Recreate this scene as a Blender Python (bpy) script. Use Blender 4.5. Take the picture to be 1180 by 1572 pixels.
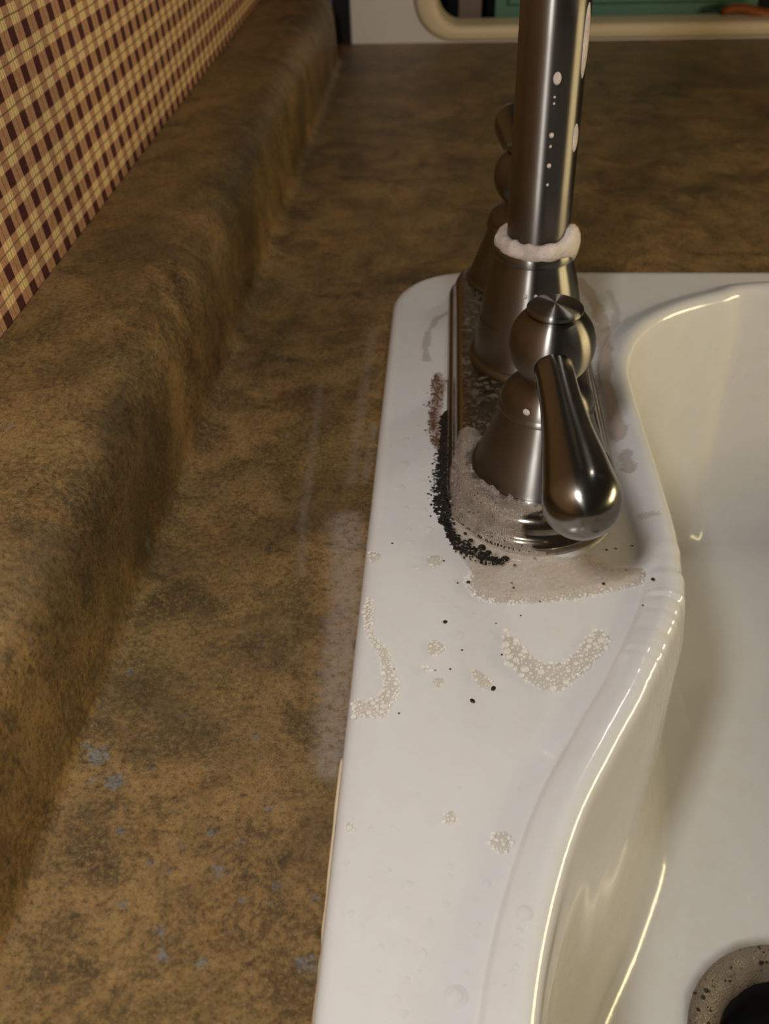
import bpy, math, random
import numpy as np
from mathutils import Vector, Matrix

# ------------------------------------------------------------------ camera, world, lights, exposure
# all modelling below is written in millimetres and linked at 1/1000 (metres)
S = 0.001
scene = bpy.context.scene
for o in list(bpy.data.objects):
    bpy.data.objects.remove(o)
C = scene.collection

cam_data = bpy.data.cameras.new('camera')
cam = bpy.data.objects.new('camera', cam_data); C.objects.link(cam)
right = Vector((0.99790017, 0.05881784, -0.02712387))
down = Vector((0.01593323, -0.62881623, -0.77739069))
fwd = Vector((-0.06278038, 0.77532613, -0.62843298))
M3 = Matrix((right, -down, -fwd)).transposed()
cam.matrix_world = Matrix.Translation((0, 0, 0.26)) @ M3.to_4x4()
cam_data.sensor_fit = 'VERTICAL'; cam_data.sensor_height = 36; cam_data.sensor_width = 27.02
cam_data.lens = 36 * 1450 / 1572
cam_data.clip_start = 0.01; cam_data.clip_end = 20
cam_data.dof.use_dof = True
cam_data.dof.focus_distance = 0.345
cam_data.dof.aperture_fstop = 15
scene.camera = cam

world = bpy.data.worlds.new('room_light'); scene.world = world
world.use_nodes = True
bg = world.node_tree.nodes['Background']
bg.inputs[0].default_value = (0.30, 0.24, 0.18, 1); bg.inputs[1].default_value = 0.14

def area_light(name, loc, target, w, h, watts, color):
    d = bpy.data.lights.new(name, 'AREA'); d.shape = 'RECTANGLE'; d.size = w; d.size_y = h
    d.energy = watts; d.color = color
    o = bpy.data.objects.new(name, d); C.objects.link(o)
    o.location = loc
    o.rotation_euler = (Vector(target) - Vector(loc)).to_track_quat('-Z', 'Y').to_euler()
    return o
# white lamp behind and above the photographer, yellow lamp off to the right over the basin
area_light('white_ceiling_lamp', (-0.11, -0.06, 0.455), (0.05, 0.22, 0), 0.045, 0.08, 2.1, (0.99, 0.97, 0.955))
area_light('yellow_side_lamp', (0.82, 0.34, 0.17), (0.05, 0.33, -0.02), 0.36, 0.09, 3.2, (1.0, 0.80, 0.42))
area_light('far_ceiling_lamp', (0.31, 0.66, 0.70), (0.05, 0.2, 0), 0.012, 0.10, 0.45, (1.0, 0.95, 0.86))

scene.view_settings.view_transform = 'Standard'
scene.view_settings.look = 'None'
scene.view_settings.exposure = 0.0
scene.view_settings.gamma = 1.0
scene.view_settings.use_curve_mapping = False

# ------------------------------------------------------------------ measured outlines on the counter and deck (mm)
PATCH_U = [(23.2, 243.8), (27.4, 237.8), (31.7, 231.6), (36.7, 227.2), (42.3, 228.9), (48.0, 233.8), (51.4, 240.2), (56.1, 244.9), (61.1, 243.1), (59.8, 236.7), (55.6, 230.3), (51.6, 224.7), (46.7, 220.1), (42.0, 215.0), (36.2, 214.2), (30.9, 217.5), (26.6, 221.5), (22.4, 227.3), (21.1, 236.0)]
PATCH_EDGE = [(-29.0, 257.9), (-26.5, 257.3), (-25.3, 251.0), (-26.0, 242.6), (-22.7, 236.1), (-18.2, 231.5), (-17.1, 223.8), (-14.3, 217.9), (-14.2, 212.1), (-16.7, 205.0), (-18.7, 201.1), (-24.1, 200.9), (-29.2, 201.2), (-30.2, 207.3), (-27.7, 209.6), (-25.8, 208.0), (-21.5, 211.0), (-20.0, 216.3), (-21.1, 222.2), (-23.2, 229.8), (-25.9, 234.4), (-28.2, 240.8), (-29.8, 249.2)]
PATCH_ROUND = [(-3.4, 280.1, 3.62), (-27.7, 282.2, 2.88), (-2.3, 233.6, 3.51), (13.7, 219.5, 3.6), (3.4, 164.4, 2.36), (18.4, 156.9, 3.45), (-0.9, 217.5, 2.25), (-5.1, 223.3, 1.6), (5.2, 111.9, 2.53), (-26.9, 160.0, 1.57)]
DROPS = [(-18.3, 345.3, 2.36), (-10.0, 343.0, 1.46), (-19.0, 327.4, 2.28), (-9.1, 331.9, 1.72), (-16.1, 312.9, 1.66), (-8.6, 312.6, 1.66), (-6.1, 299.8, 1.89), (-14.2, 299.6, 1.35), (-13.1, 291.0, 1.59), (-11.4, 281.5, 1.04), (-11.0, 276.5, 1.03), (4.4, 268.3, 1.26), (-0.0, 259.1, 1.48), (5.4, 253.7, 1.46), (11.7, 250.5, 0.97), (6.8, 240.3, 1.66), (14.5, 247.2, 0.72), (17.7, 242.3, 0.95), (-13.9, 160.4, 0.78), (-20.2, 159.7, 0.98), (-26.6, 148.5, 0.95), (-14.2, 146.4, 0.94), (-8.2, 142.6, 1.11), (3.5, 148.6, 1.13), (3.3, 145.5, 0.93), (13.9, 143.6, 1.29), (-19.5, 143.9, 0.75), (-24.0, 133.2, 1.09), (-8.4, 135.0, 0.91), (-2.0, 131.5, 0.9), (2.3, 136.8, 1.09), (10.9, 131.4, 0.89), (10.5, 127.9, 0.71), (-20.8, 129.8, 0.9), (-15.2, 123.6, 1.23), (-8.1, 125.8, 1.06), (-3.7, 122.9, 1.22), (-15.5, 117.3, 0.69), (-4.6, 117.8, 0.69), (-7.6, 115.3, 1.03), (7.7, 118.1, 0.86), (-8.0, 107.1, 1.0), (-10.0, 111.2, 0.68), (-26.2, 163.2, 0.79), (-6.3, 172.2, 0.81), (6.2, 175.1, 0.61), (24.7, 175.6, 0.6), (-17.7, 365.0, 1.22), (-13.4, 376.0, 1.24), (-8.3, 357.2, 1.2), (-23.8, 384.2, 1.26)]
RIM_DROPS = [(23.7, 132.9, 2.48), (22.2, 127.9, 1.22), (21.1, 123.6, 1.03), (22.4, 122.6, 0.86), (20.7, 118.2, 1.02), (19.8, 116.8, 1.01), (17.6, 113.4, 0.84), (28.4, 129.1, 0.7)]
SPECKS = [(1.1, 246.8, 0.96), (9.9, 268.1, 0.88), (17.9, 215.6, 0.89), (10.7, 209.9, 0.88), (7.3, 233.0, 0.47), (27.0, 263.9, 0.55), (26.4, 266.8, 0.5), (3.1, 223.9, 0.46), (-2.1, 223.1, 0.34), (19.8, 246.7, 0.36), (36.8, 258.5, 0.49), (61.2, 267.4, 0.74), (70.9, 275.5, 0.55), (79.9, 269.1, 0.86), (5.7, 268.0, 0.5), (0.3, 280.6, 0.52), (-20.8, 290.7, 0.53), (29.1, 251.0, 0.39), (-14.0, 203.7, 0.44), (-16.6, 223.2, 0.34), (21.4, 231.3, 0.51), (69.0, 290.0, 0.52), (65.3, 289.1, 0.52), (75.7, 291.8, 0.52), (74.2, 255.9, 0.38)]
BASIN_DROPS = [(165.5, 510.0, -38.0, 1.35), (173.4, 510.0, -42.4, 1.62), (172.0, 510.0, -47.5, 1.08), (181.4, 510.0, -40.1, 1.08), (171.0, 510.0, -60.1, 1.35), (174.6, 510.0, -31.2, 1.08), (159.5, 510.0, -30.4, 1.08), (155.6, 510.0, -47.2, 1.08), (147.7, 510.0, -54.2, 1.08)]
BASIN_FLOOR_DROPS = [(82.7, 211.3, 1.74), (92.2, 207.3, 1.72), (108.3, 210.4, 1.44), (76.9, 188.4, 1.39), (80.9, 181.9, 1.1), (132.1, 256.4, 1.55), (161.8, 303.8, 1.33)]
FOAM_OUTLINE = [(7.0, 357.5), (14.1, 352.5), (24.8, 323.8), (46.6, 317.6), (58.3, 286.6), (66.3, 279.1), (77.6, 278.7), (80.6, 273.9), (76.0, 268.3), (61.9, 263.5), (49.3, 259.6), (34.5, 257.1), (19.9, 256.6), (12.1, 259.9), (8.7, 266.2), (10.8, 273.7), (5.2, 285.1), (2.4, 305.5), (1.7, 332.6)]
MOLD_PATH = [(0.1, 384.7), (0.0, 362.6), (-0.7, 344.7), (-0.5, 327.8), (0.8, 312.0), (3.3, 299.2), (6.2, 290.7), (10.4, 285.2), (17.0, 280.7), (23.6, 278.6)]
BROWN_PATH = [(-4.2, 424.3), (-3.3, 408.4), (-4.9, 384.6), (-4.0, 366.8), (-0.8, 357.4)]
STAIN_L = [(1.4, 494.6), (-5.9, 485.0), (-10.3, 469.6), (-11.6, 451.4), (-10.3, 439.6)]
STAIN_R = [(79.5, 535.6), (85.3, 501.5), (86.2, 477.9), (83.8, 448.9), (79.5, 415.8), (79.9, 386.0), (80.2, 369.5)]
STAIN_R2 = [(81.1, 353.9), (81.9, 343.0)]
STAIN_R3 = [(95.1, 520.7), (96.4, 493.5), (91.5, 478.0), (85.5, 471.9)]
STAIN_R4 = [(82.3, 309.7), (88.3, 309.0)]
STREAK1 = [(-66.0, 426.9), (-64.2, 395.7), (-62.5, 351.7), (-61.0, 313.6), (-57.6, 280.3)]
STREAK2 = [(-42.3, 484.3), (-42.8, 396.1), (-42.1, 342.1)]
HAZE = [(-42.6, 314.1), (-37.5, 273.3), (-36.5, 222.6), (-35.0, 189.1)]
HAZE2 = [(-34.9, 390.4), (-36.2, 342.3)]
BLUE = [(-114.5, 188.6, 4.86), (-106.1, 178.6, 4.3), (-91.3, 137.2, 1.72), (-86.6, 150.5, 1.79), (-64.6, 148.2, 2.35), (-67.4, 150.2, 1.58), (-57.3, 140.3, 1.72), (-78.8, 129.6, 1.68), (-76.3, 123.2, 2.56), (-99.0, 161.0, 1.84), (-53.3, 170.6, 1.66), (-64.7, 121.0, 1.81), (-80.5, 148.6, 1.38), (-70.3, 161.5, 1.63), (-113.6, 226.0, 2.17), (-62.5, 197.3, 1.33), (-59.5, 189.4, 1.09), (-47.4, 145.2, 1.35), (-35.9, 141.3, 1.14), (-35.9, 122.3, 3.6), (-118.6, 191.1, 1.78)]
CAULK = [(-31.8, 189.8), (-31.7, 168.9), (-31.5, 151.2), (-31.3, 131.2), (-31.2, 118.5), (-30.9, 106.3)]

# ------------------------------------------------------------------ helpers
rng = random.Random(7)
def link(name, verts, faces, mat, parent=None, origin=(0, 0, 0), smooth=True, kind=None, auto=None):
    """verts in world millimetres; stored relative to the parent's base or to origin."""
    off = Vector(origin) if parent is None else parent_base(parent)
    me = bpy.data.meshes.new(name)
    me.from_pydata([tuple((Vector(v) - off) * S) for v in verts], [], faces)
    me.update()
    if smooth:
        me.shade_smooth()
    o = bpy.data.objects.new(name, me); C.objects.link(o)
    if mat: me.materials.append(mat)
    if parent is not None: o.parent = parent; o['_'] = 0; del o['_']
    else: o.location = off * S
    if kind: o['kind'] = kind
    if auto is not None:
        m = o.modifiers.new('edge', 'EDGE_SPLIT'); m.split_angle = math.radians(auto)
    return o
BASES = {}
def parent_base(p):
    while p.parent is not None: p = p.parent
    return Vector(p.location) / S
def empty(name, base, label, cat, group=None):
    o = bpy.data.objects.new(name, None); C.objects.link(o)
    o.location = Vector(base) * S; o.empty_display_size = 0.02
    return tag(o, label, cat, group)
def tag(o, label, cat=None, group=None):
    o['label'] = label
    if cat: o['category'] = cat
    if group: o['group'] = group
    return o
def srgb(r, g, b):
    f = lambda c: (c/255)/12.92 if c/255 <= 0.04045 else ((c/255+0.055)/1.055)**2.4
    return (f(r), f(g), f(b), 1)
def hnoise(x, y, s=0.0):
    """cheap smooth value noise, -1..1"""
    def h(i, j):
        n = math.sin(i*127.1 + j*311.7 + s*74.7) * 43758.5453
        return n - math.floor(n)
    i, j = math.floor(x), math.floor(y); u, v = x-i, y-j
    u = u*u*(3-2*u); v = v*v*(3-2*v)
    a = h(i, j)*(1-u) + h(i+1, j)*u; b = h(i, j+1)*(1-u) + h(i+1, j+1)*u
    return 2*(a*(1-v) + b*v) - 1
def loft(rings, close=True, cap0=False, cap1=False):
    n = len(rings[0]); V = [p for r in rings for p in r]; F = []
    for k in range(len(rings)-1):
        for i in range(n if close else n-1):
            j = (i+1) % n
            F.append((k*n+i, k*n+j, (k+1)*n+j, (k+1)*n+i))
    if cap0: F.append(tuple(range(n-1, -1, -1)))
    if cap1: F.append(tuple((len(rings)-1)*n+i for i in range(n)))
    return V, F
def smooth_profile(pts, sub=6):
    """Catmull-Rom through profile points; a doubled point keeps a crisp corner."""
    segs = [[pts[0]]]
    for a, b in zip(pts, pts[1:]):
        if a == b: segs.append([b])
        else: segs[-1].append(b)
    out = []
    for s in segs:
        if len(s) == 1: out.append(s[0]); continue
        for i in range(len(s)-1):
            p0 = s[max(i-1, 0)]; p1 = s[i]; p2 = s[i+1]; p3 = s[min(i+2, len(s)-1)]
            for k in range(sub):
                t = k/sub
                out.append(tuple(0.5*((2*p1[c]) + (-p0[c]+p2[c])*t + (2*p0[c]-5*p1[c]+4*p2[c]-p3[c])*t*t + (-p0[c]+3*p1[c]-3*p2[c]+p3[c])*t**3) for c in range(len(p1))))
        out.append(s[-1])
    return out
def lathe(profile, c, n=96):
    rings = [[(c[0]+r*math.cos(2*math.pi*i/n), c[1]+r*math.sin(2*math.pi*i/n), z) for i in range(n)] for r, z in profile]
    return loft(rings, True, profile[0][0] > 1e-3, profile[-1][0] > 1e-3)
def sweep(path, radii, n=32, squash=1.0, caps=True):
    P = [Vector(p) for p in path]; rings = []
    up = None
    for i, p in enumerate(P):
        t = (P[min(i+1, len(P)-1)] - P[max(i-1, 0)]).normalized()
        if up is None:
            up = Vector((0, 0, 1)) if abs(t.z) < 0.9 else Vector((0, 1, 0))
        s = t.cross(up).normalized(); up = s.cross(t).normalized()
        rings.append([tuple(p + s*(math.cos(a)*radii[i]) + up*(math.sin(a)*radii[i]*squash)) for a in [2*math.pi*k/n for k in range(n)]])
    return loft(rings, True, caps, caps)
def dome(c, r, h, n=8, m=3, sq=1.0):
    V, F = [], []
    for k in range(m):
        a = (math.pi/2)*k/m
        for i in range(n):
            t = 2*math.pi*i/n
            V.append((c[0]+r*math.cos(a)*math.cos(t), c[1]+r*sq*math.cos(a)*math.sin(t), c[2]+h*math.sin(a)))
    V.append((c[0], c[1], c[2]+h))
    for k in range(m-1):
        for i in range(n):
            j = (i+1) % n; F.append((k*n+i, k*n+j, (k+1)*n+j, (k+1)*n+i))
    for i in range(n): F.append(((m-1)*n+i, (m-1)*n+(i+1) % n, m*n))
    return V, F
def paint(o, name, values):
    a = o.data.attributes.new(name, 'FLOAT', 'POINT'); a.data.foreach_set('value', values)
def join(parts):
    V, F = [], []
    for v, f in parts:
        o = len(V); V += v; F += [tuple(i+o for i in q) for q in f]
    return V, F
def inside(p, poly):
    x, y = p; r = False; n = len(poly)
    for i in range(n):
        x1, y1 = poly[i]; x2, y2 = poly[(i+1) % n]
        if (y1 > y) != (y2 > y) and x < (x2-x1)*(y-y1)/(y2-y1)+x1: r = not r
    return r
def seg_dist(p, path, closed=False):
    best = 1e9; n = len(path)
    for i in range(n if closed else n-1):
        ax, ay = path[i]; bx, by = path[(i+1) % n]
        dx, dy = bx-ax, by-ay; L = dx*dx+dy*dy
        t = 0 if L == 0 else max(0, min(1, ((p[0]-ax)*dx+(p[1]-ay)*dy)/L))
        best = min(best, math.hypot(p[0]-ax-t*dx, p[1]-ay-t*dy))
    return best

# ------------------------------------------------------------------ materials
def new_mat(name):
    m = bpy.data.materials.new(name); m.use_nodes = True
    nt = m.node_tree; return m, nt, nt.nodes['Principled BSDF']
class NB:
    """tiny node builder"""
    def __init__(s, nt): s.nt = nt
    def n(s, t, **kw):
        x = s.nt.nodes.new(t)
        for k, v in kw.items(): setattr(x, k, v)
        return x
    def l(s, a, b): s.nt.links.new(a, b)
    def val(s, sock, v):
        if hasattr(v, 'is_output'): s.l(v, sock)
        else: sock.default_value = v
    def m(s, op, a, b=0.0, c=0.0, clamp=False):
        x = s.n('ShaderNodeMath', operation=op); x.use_clamp = clamp
        s.val(x.inputs[0], a); s.val(x.inputs[1], b); s.val(x.inputs[2], c); return x.outputs[0]
    def mix(s, f, a, b, blend='MIX'):
        x = s.n('ShaderNodeMix', data_type='RGBA', blend_type=blend)
        s.val(x.inputs[0], f); s.val(x.inputs[6], a); s.val(x.inputs[7], b); return x.outputs[2]
    def ramp(s, f, stops, interp='LINEAR'):
        x = s.n('ShaderNodeValToRGB'); x.color_ramp.interpolation = interp
        e = x.color_ramp.elements
        while len(e) > 1: e.remove(e[-1])
        e[0].position = stops[0][0]; e[0].color = stops[0][1]
        for p, c in stops[1:]:
            q = e.new(p); q.color = c
        s.val(x.inputs[0], f); return x.outputs[0]
    def noise(s, vec, scale, detail=4, rough=0.6, dist=0.0):
        x = s.n('ShaderNodeTexNoise'); s.l(vec, x.inputs['Vector'])
        x.inputs['Scale'].default_value = scale; x.inputs['Detail'].default_value = detail
        x.inputs['Roughness'].default_value = rough; x.inputs['Distortion'].default_value = dist
        return x.outputs['Fac']
    def smooth(s, v, a, b, lo=0.0, hi=1.0):
        x = s.n('ShaderNodeMapRange', interpolation_type='SMOOTHSTEP')
        s.val(x.inputs[0], v); s.val(x.inputs[1], a); s.val(x.inputs[2], b); s.val(x.inputs[3], lo); s.val(x.inputs[4], hi)
        return x.outputs[0]
    def vm(s, op, a, b=(0, 0, 0)):
        x = s.n('ShaderNodeVectorMath', operation=op); s.val(x.inputs[0], a); s.val(x.inputs[1], b)
        return x.outputs['Value'] if op in ('LENGTH', 'DISTANCE', 'DOT_PRODUCT') else x.outputs[0]
    def seg(s, vec2, a, b):
        """distance in mm from a flattened mm position to the segment a-b"""
        ab = (b[0]-a[0], b[1]-a[1], 0.0); L = ab[0]**2+ab[1]**2
        pa = s.vm('SUBTRACT', vec2, (a[0], a[1], 0.0))
        t = s.m('DIVIDE', s.vm('DOT_PRODUCT', pa, ab), L, clamp=True)
        x = s.n('ShaderNodeVectorMath', operation='SCALE'); x.inputs[0].default_value = ab; s.l(t, x.inputs['Scale'])
        return s.vm('LENGTH', s.vm('SUBTRACT', pa, x.outputs[0]))
    def path(s, vec2, pts):
        d = None
        for a, b in zip(pts, pts[1:]):
            q = s.seg(vec2, a, b); d = q if d is None else s.m('MINIMUM', d, q)
        return d
    def mmpos(s):
        """object position in mm, and the same with z flattened"""
        tc = s.n('ShaderNodeTexCoord')
        x = s.n('ShaderNodeVectorMath', operation='SCALE'); s.l(tc.outputs['Object'], x.inputs[0]); x.inputs['Scale'].default_value = 1000
        return x.outputs[0], s.vm('MULTIPLY', x.outputs[0], (1, 1, 0))
    def bump(s, h, strength, dist, bsdf, prev=None):
        x = s.n('ShaderNodeBump'); s.val(x.inputs['Height'], h)
        x.inputs['Strength'].default_value = strength; x.inputs['Distance'].default_value = dist
        if prev is not None: s.l(prev, x.inputs['Normal'])
        s.l(x.outputs[0], bsdf.inputs['Normal']); return x.outputs[0]

# -- mottled brown stone-look laminate
def make_laminate():
    m, nt, b = new_mat('mottled_laminate'); k = NB(nt)
    p, p2 = k.mmpos()
    big = k.noise(p, 0.011, 5, 0.62, 0.3)
    med = k.noise(p, 0.035, 8, 0.72, 0.6)
    fine = k.noise(p, 0.50, 8, 0.85)
    grain = k.noise(p, 2.2, 3, 0.7)
    base = k.ramp(med, [(0.30, srgb(66, 48, 26)), (0.43, srgb(106, 84, 50)), (0.52, srgb(142, 111, 66)), (0.60, srgb(156, 126, 78)), (0.72, srgb(126, 112, 80))])
    ol = k.mix(k.smooth(big, 0.40, 0.66, 0, 0.7), base, srgb(104, 88, 46))
    ox = k.mix(k.smooth(k.noise(p, 0.02, 5, 0.65, 0.3), 0.54, 0.70, 0, 0.45), ol, srgb(138, 92, 44))
    dark = k.mix(k.smooth(k.noise(p, 0.05, 7, 0.75, 0.4), 0.52, 0.66, 0, 0.60), ox, srgb(70, 58, 36))
    mid = k.noise(p, 0.16, 6, 0.75, 0.6)
    dark = k.mix(k.smooth(mid, 0.46, 0.34, 0, 0.5), dark, srgb(60, 44, 26))
    dark = k.mix(k.smooth(mid, 0.54, 0.68, 0, 0.5), dark, srgb(166, 128, 70))
    col = k.mix(k.smooth(fine, 0.50, 0.38, 0, 0.8), dark, srgb(58, 40, 20))
    col = k.mix(k.smooth(fine, 0.50, 0.62, 0, 0.62), col, srgb(172, 138, 88))
    col = k.mix(k.smooth(grain, 0.46, 0.32, 0, 0.7), col, srgb(56, 38, 20))
    col = k.mix(k.smooth(k.noise(p, 0.0125, 5, 0.62, 0.5), 0.46, 0.66, 0, 0.55), col, srgb(56, 45, 26))
    # slate-blue chips
    w = k.m('MULTIPLY', k.m('SUBTRACT', k.noise(p, 0.35, 4, 0.7), 0.5), 9)
    chip = None
    for (x, y, r) in BLUE:
        d = k.m('SUBTRACT', k.vm('DISTANCE', p2, (x, y, 0)), r*0.75)
        chip = d if chip is None else k.m('MINIMUM', chip, d)
    chip = k.m('ADD', chip, w)
    fleck = k.smooth(k.noise(p, 0.11, 3, 0.6), 0.66, 0.72)
    cf = k.m('MAXIMUM', k.smooth(chip, 0.4, -0.8, 0, 0.85), k.m('MULTIPLY', fleck, 0.45))
    cf = k.m('MULTIPLY', cf, k.smooth(fine, 0.35, 0.58))
    col = k.mix(cf, col, k.mix(k.smooth(fine, 0.4, 0.6), srgb(62, 68, 78), srgb(126, 132, 132)))
    # dried soap residue: streaks and a grey film along the sink edge
    n1 = k.noise(p, 0.30, 4, 0.7); n2 = k.noise(p, 0.06, 3, 0.6)
    d1 = k.m('SUBTRACT', k.path(p2, STREAK1), k.m('MULTIPLY', n2, 3))
    d2 = k.m('SUBTRACT', k.path(p2, STREAK2), k.m('MULTIPLY', n2, 3))
    d3 = k.m('SUBTRACT', k.path(p2, HAZE), k.m('MULTIPLY', k.noise(p, 0.12, 5, 0.7), 9))
    d4 = k.m('SUBTRACT', k.path(p2, HAZE2), k.m('MULTIPLY', n2, 2))
    s = k.m('MAXIMUM', k.smooth(d1, 2.2, -1.5, 0, 0.26), k.smooth(d2, 3.2, -1.5, 0, 0.30))
    s = k.m('MAXIMUM', s, k.m('MAXIMUM', k.smooth(d3, 6.5, -2, 0, 0.60), k.smooth(d4, 2.5, -1, 0, 0.35)))
    s = k.m('MULTIPLY', s, k.smooth(n1, 0.36, 0.56, 0.25, 1.0))
    col = k.mix(s, col, srgb(158, 146, 132))
    k.l(col, b.inputs['Base Color'])
    k.l(k.m('ADD', k.m('MULTIPLY', fine, 0.16), k.m('MULTIPLY', s, 0.2), 0.0), b.inputs['Roughness'])
    r = k.m('ADD', k.m('MULTIPLY', fine, 0.30), 0.17)
    k.l(k.m('ADD', r, k.m('MULTIPLY', s, 0.3)), b.inputs['Roughness'])
    b.inputs['Specular IOR Level'].default_value = 0.45
    h = k.m('ADD', k.m('MULTIPLY', fine, 1.0), k.m('MULTIPLY', grain, 0.5))
    k.bump(h, 0.8, 0.0007, b)
    return m

def make_wallpaper():
    m, nt, b = new_mat('plaid_wallpaper'); k = NB(nt)
    p, p2 = k.mmpos()
    sep = k.n('ShaderNodeSeparateXYZ'); k.l(p, sep.inputs[0])
    Y, Z = sep.outputs[1], sep.outputs[2]
    wob = k.m('MULTIPLY', k.m('SUBTRACT', k.noise(p, 0.05, 2, 0.5), 0.5), 1.2)
    yy = k.m('ADD', k.m('ADD', Y, k.m('MULTIPLY', k.m('SUBTRACT', Z, 133.2), 0.195)), wob)
    u = k.m('ABSOLUTE', k.m('SUBTRACT', k.m('FRACT', k.m('ADD', k.m('DIVIDE', k.m('SUBTRACT', yy, 435.7), 16.4), 100.5)), 0.5))
    v = k.m('ABSOLUTE', k.m('SUBTRACT', k.m('FRACT', k.m('ADD', k.m('DIVIDE', k.m('SUBTRACT', k.m('ADD', Z, wob), 133.2), 16.25), 100.5)), 0.5))
    # u, v: 0 at the centre of a dark square, 0.5 midway between
    bu = k.smooth(u, 0.25, 0.21); bv = k.smooth(v, 0.26, 0.22)
    stripes = k.m('MULTIPLY', k.smooth(k.m('ABSOLUTE', k.m('SUBTRACT', u, 0.325)), 0.04, 0.02), 0.45)
    pale_in = k.m('MULTIPLY', k.smooth(k.m('ABSOLUTE', k.m('SUBTRACT', u, 0.235)), 0.025, 0.01), 0.35)
    fib = k.noise(p, 1.1, 3, 0.7)
    cream = k.mix(k.smooth(fib, 0.35, 0.65), srgb(242, 206, 142), srgb(252, 228, 172))
    band = k.mix(k.smooth(fib, 0.35, 0.65), srgb(166, 116, 94), srgb(198, 148, 114))
    deep = k.mix(k.smooth(fib, 0.35, 0.65), srgb(62, 22, 26), srgb(90, 38, 38))
    one = k.m('MAXIMUM', bu, bv)
    col = k.mix(k.m('MAXIMUM', k.m('MULTIPLY', one, 0.92), k.m('MULTIPLY', stripes, k.m('SUBTRACT', 1, bv))), cream, band)
    col = k.mix(k.m('MULTIPLY', bu, bv), col, deep)
    col = k.mix(k.m('MULTIPLY', pale_in, k.m('SUBTRACT', 1, k.m('MULTIPLY', bu, bv))), col, srgb(232, 204, 164))
    lu = k.smooth(u, 0.475, 0.49); lv = k.smooth(v, 0.465, 0.485)
    col = k.mix(k.m('MULTIPLY', k.m('MAXIMUM', lu, lv), 0.72), col, srgb(96, 74, 40))
    col = k.mix(k.smooth(k.noise(p, 0.8, 2, 0.5), 0.76, 0.80), col, srgb(240, 228, 214))
    k.l(col, b.inputs['Base Color']); b.inputs['Roughness'].default_value = 0.62
    k.bump(fib, 0.2, 0.0003, b)
    return m

def make_porcelain():
    m, nt, b = new_mat('white_porcelain'); k = NB(nt)
    p, p2 = k.mmpos()
    n = k.noise(p, 0.9, 4, 0.7); n2 = k.noise(p, 0.09, 4, 0.6, 0.4)
    col = k.mix(k.smooth(n2, 0.35, 0.75), srgb(209, 208, 206), srgb(207, 205, 201))
    wob = k.m('MULTIPLY', k.m('SUBTRACT', n2, 0.5), 7)
    f = k.m('MULTIPLY', k.m('SUBTRACT', n, 0.5), 5)
    def stain(col, pts, w, amount, c):
        d = k.m('ADD', k.m('ADD', k.path(p2, pts), wob), f)
        return k.mix(k.smooth(d, w+0.7, w-0.7, 0, amount), col, c)
    col = stain(col, STAIN_L, 1.6, 0.40, srgb(120, 96, 84))
    col = stain(col, STAIN_R, 3.8, 0.55, srgb(160, 130, 98))
    col = stain(col, STAIN_R3, 1.8, 0.35, srgb(140, 118, 98))
    col = stain(col, STAIN_R2, 3.2, 0.50, srgb(140, 116, 106))
    col = stain(col, STAIN_R4, 1.8, 0.35, srgb(140, 124, 100))
    col = stain(col, BROWN_PATH, 2.6, 0.60, srgb(128, 92, 68))
    k.l(col, b.inputs['Base Color'])
    b.inputs['Roughness'].default_value = 0.16
    b.inputs['Coat Weight'].default_value = 0.35; b.inputs['Coat Roughness'].default_value = 0.06
    rip = k.noise(p, 0.16, 3, 0.6)
    k.bump(rip, 0.12, 0.0010, b)
    return m

def make_nickel(name, rough=0.36, aniso=1.0, color=(0.205, 0.194, 0.178), stretch=(0.02, 0.02, 2.2), axis='Z'):
    m, nt, b = new_mat(name); k = NB(nt)
    p, p2 = k.mmpos()
    brush = k.noise(k.vm('MULTIPLY', p, stretch), 1.6, 3, 0.7)
    blot = k.noise(p, 0.12, 3, 0.6)
    b.inputs['Metallic'].default_value = 1
    col = k.mix(k.smooth(blot, 0.4, 0.7, 0, 0.25), color + (1,), (color[0]*0.75, color[1]*0.72, color[2]*0.68, 1))
    k.l(col, b.inputs['Base Color'])
    k.l(k.m('ADD', k.m('MULTIPLY', brush, 0.10), rough-0.05), b.inputs['Roughness'])
    b.inputs['Anisotropic'].default_value = aniso; b.inputs['Anisotropic Rotation'].default_value = 0.25
    t = k.n('ShaderNodeTangent', direction_type='RADIAL', axis=axis); k.l(t.outputs[0], b.inputs['Tangent'])
    k.bump(brush, 0.06, 0.0002, b)
    return m

def make_plate_metal():
    """nickel under a film of soap scum and grime"""
    m, nt, b = new_mat('grimy_nickel'); k = NB(nt)
    p, p2 = k.mmpos()
    n = k.noise(p, 0.22, 4, 0.6, 1.5); n2 = k.noise(p, 0.07, 3, 0.6)
    sep = k.n('ShaderNodeSeparateXYZ'); k.l(p, sep.inputs[0]); topm = k.smooth(sep.outputs[2], 14.3, 15.0)
    scum = k.m('MULTIPLY', k.m('MULTIPLY', k.smooth(n, 0.48, 0.62), k.smooth(n2, 0.38, 0.62)), topm)
    col = k.mix(scum, (0.27, 0.235, 0.19, 1), (0.17, 0.145, 0.085, 1))
    k.l(col, b.inputs['Base Color'])
    k.l(k.m('SUBTRACT', 1, k.m('MULTIPLY', scum, 0.75)), b.inputs['Metallic'])
    k.l(k.m('ADD', k.m('MULTIPLY', k.m('MULTIPLY', n, topm), 0.30), 0.16), b.inputs['Roughness'])
    k.bump(k.m('MULTIPLY', n, topm), 0.35, 0.0008, b)
    return m

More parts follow.
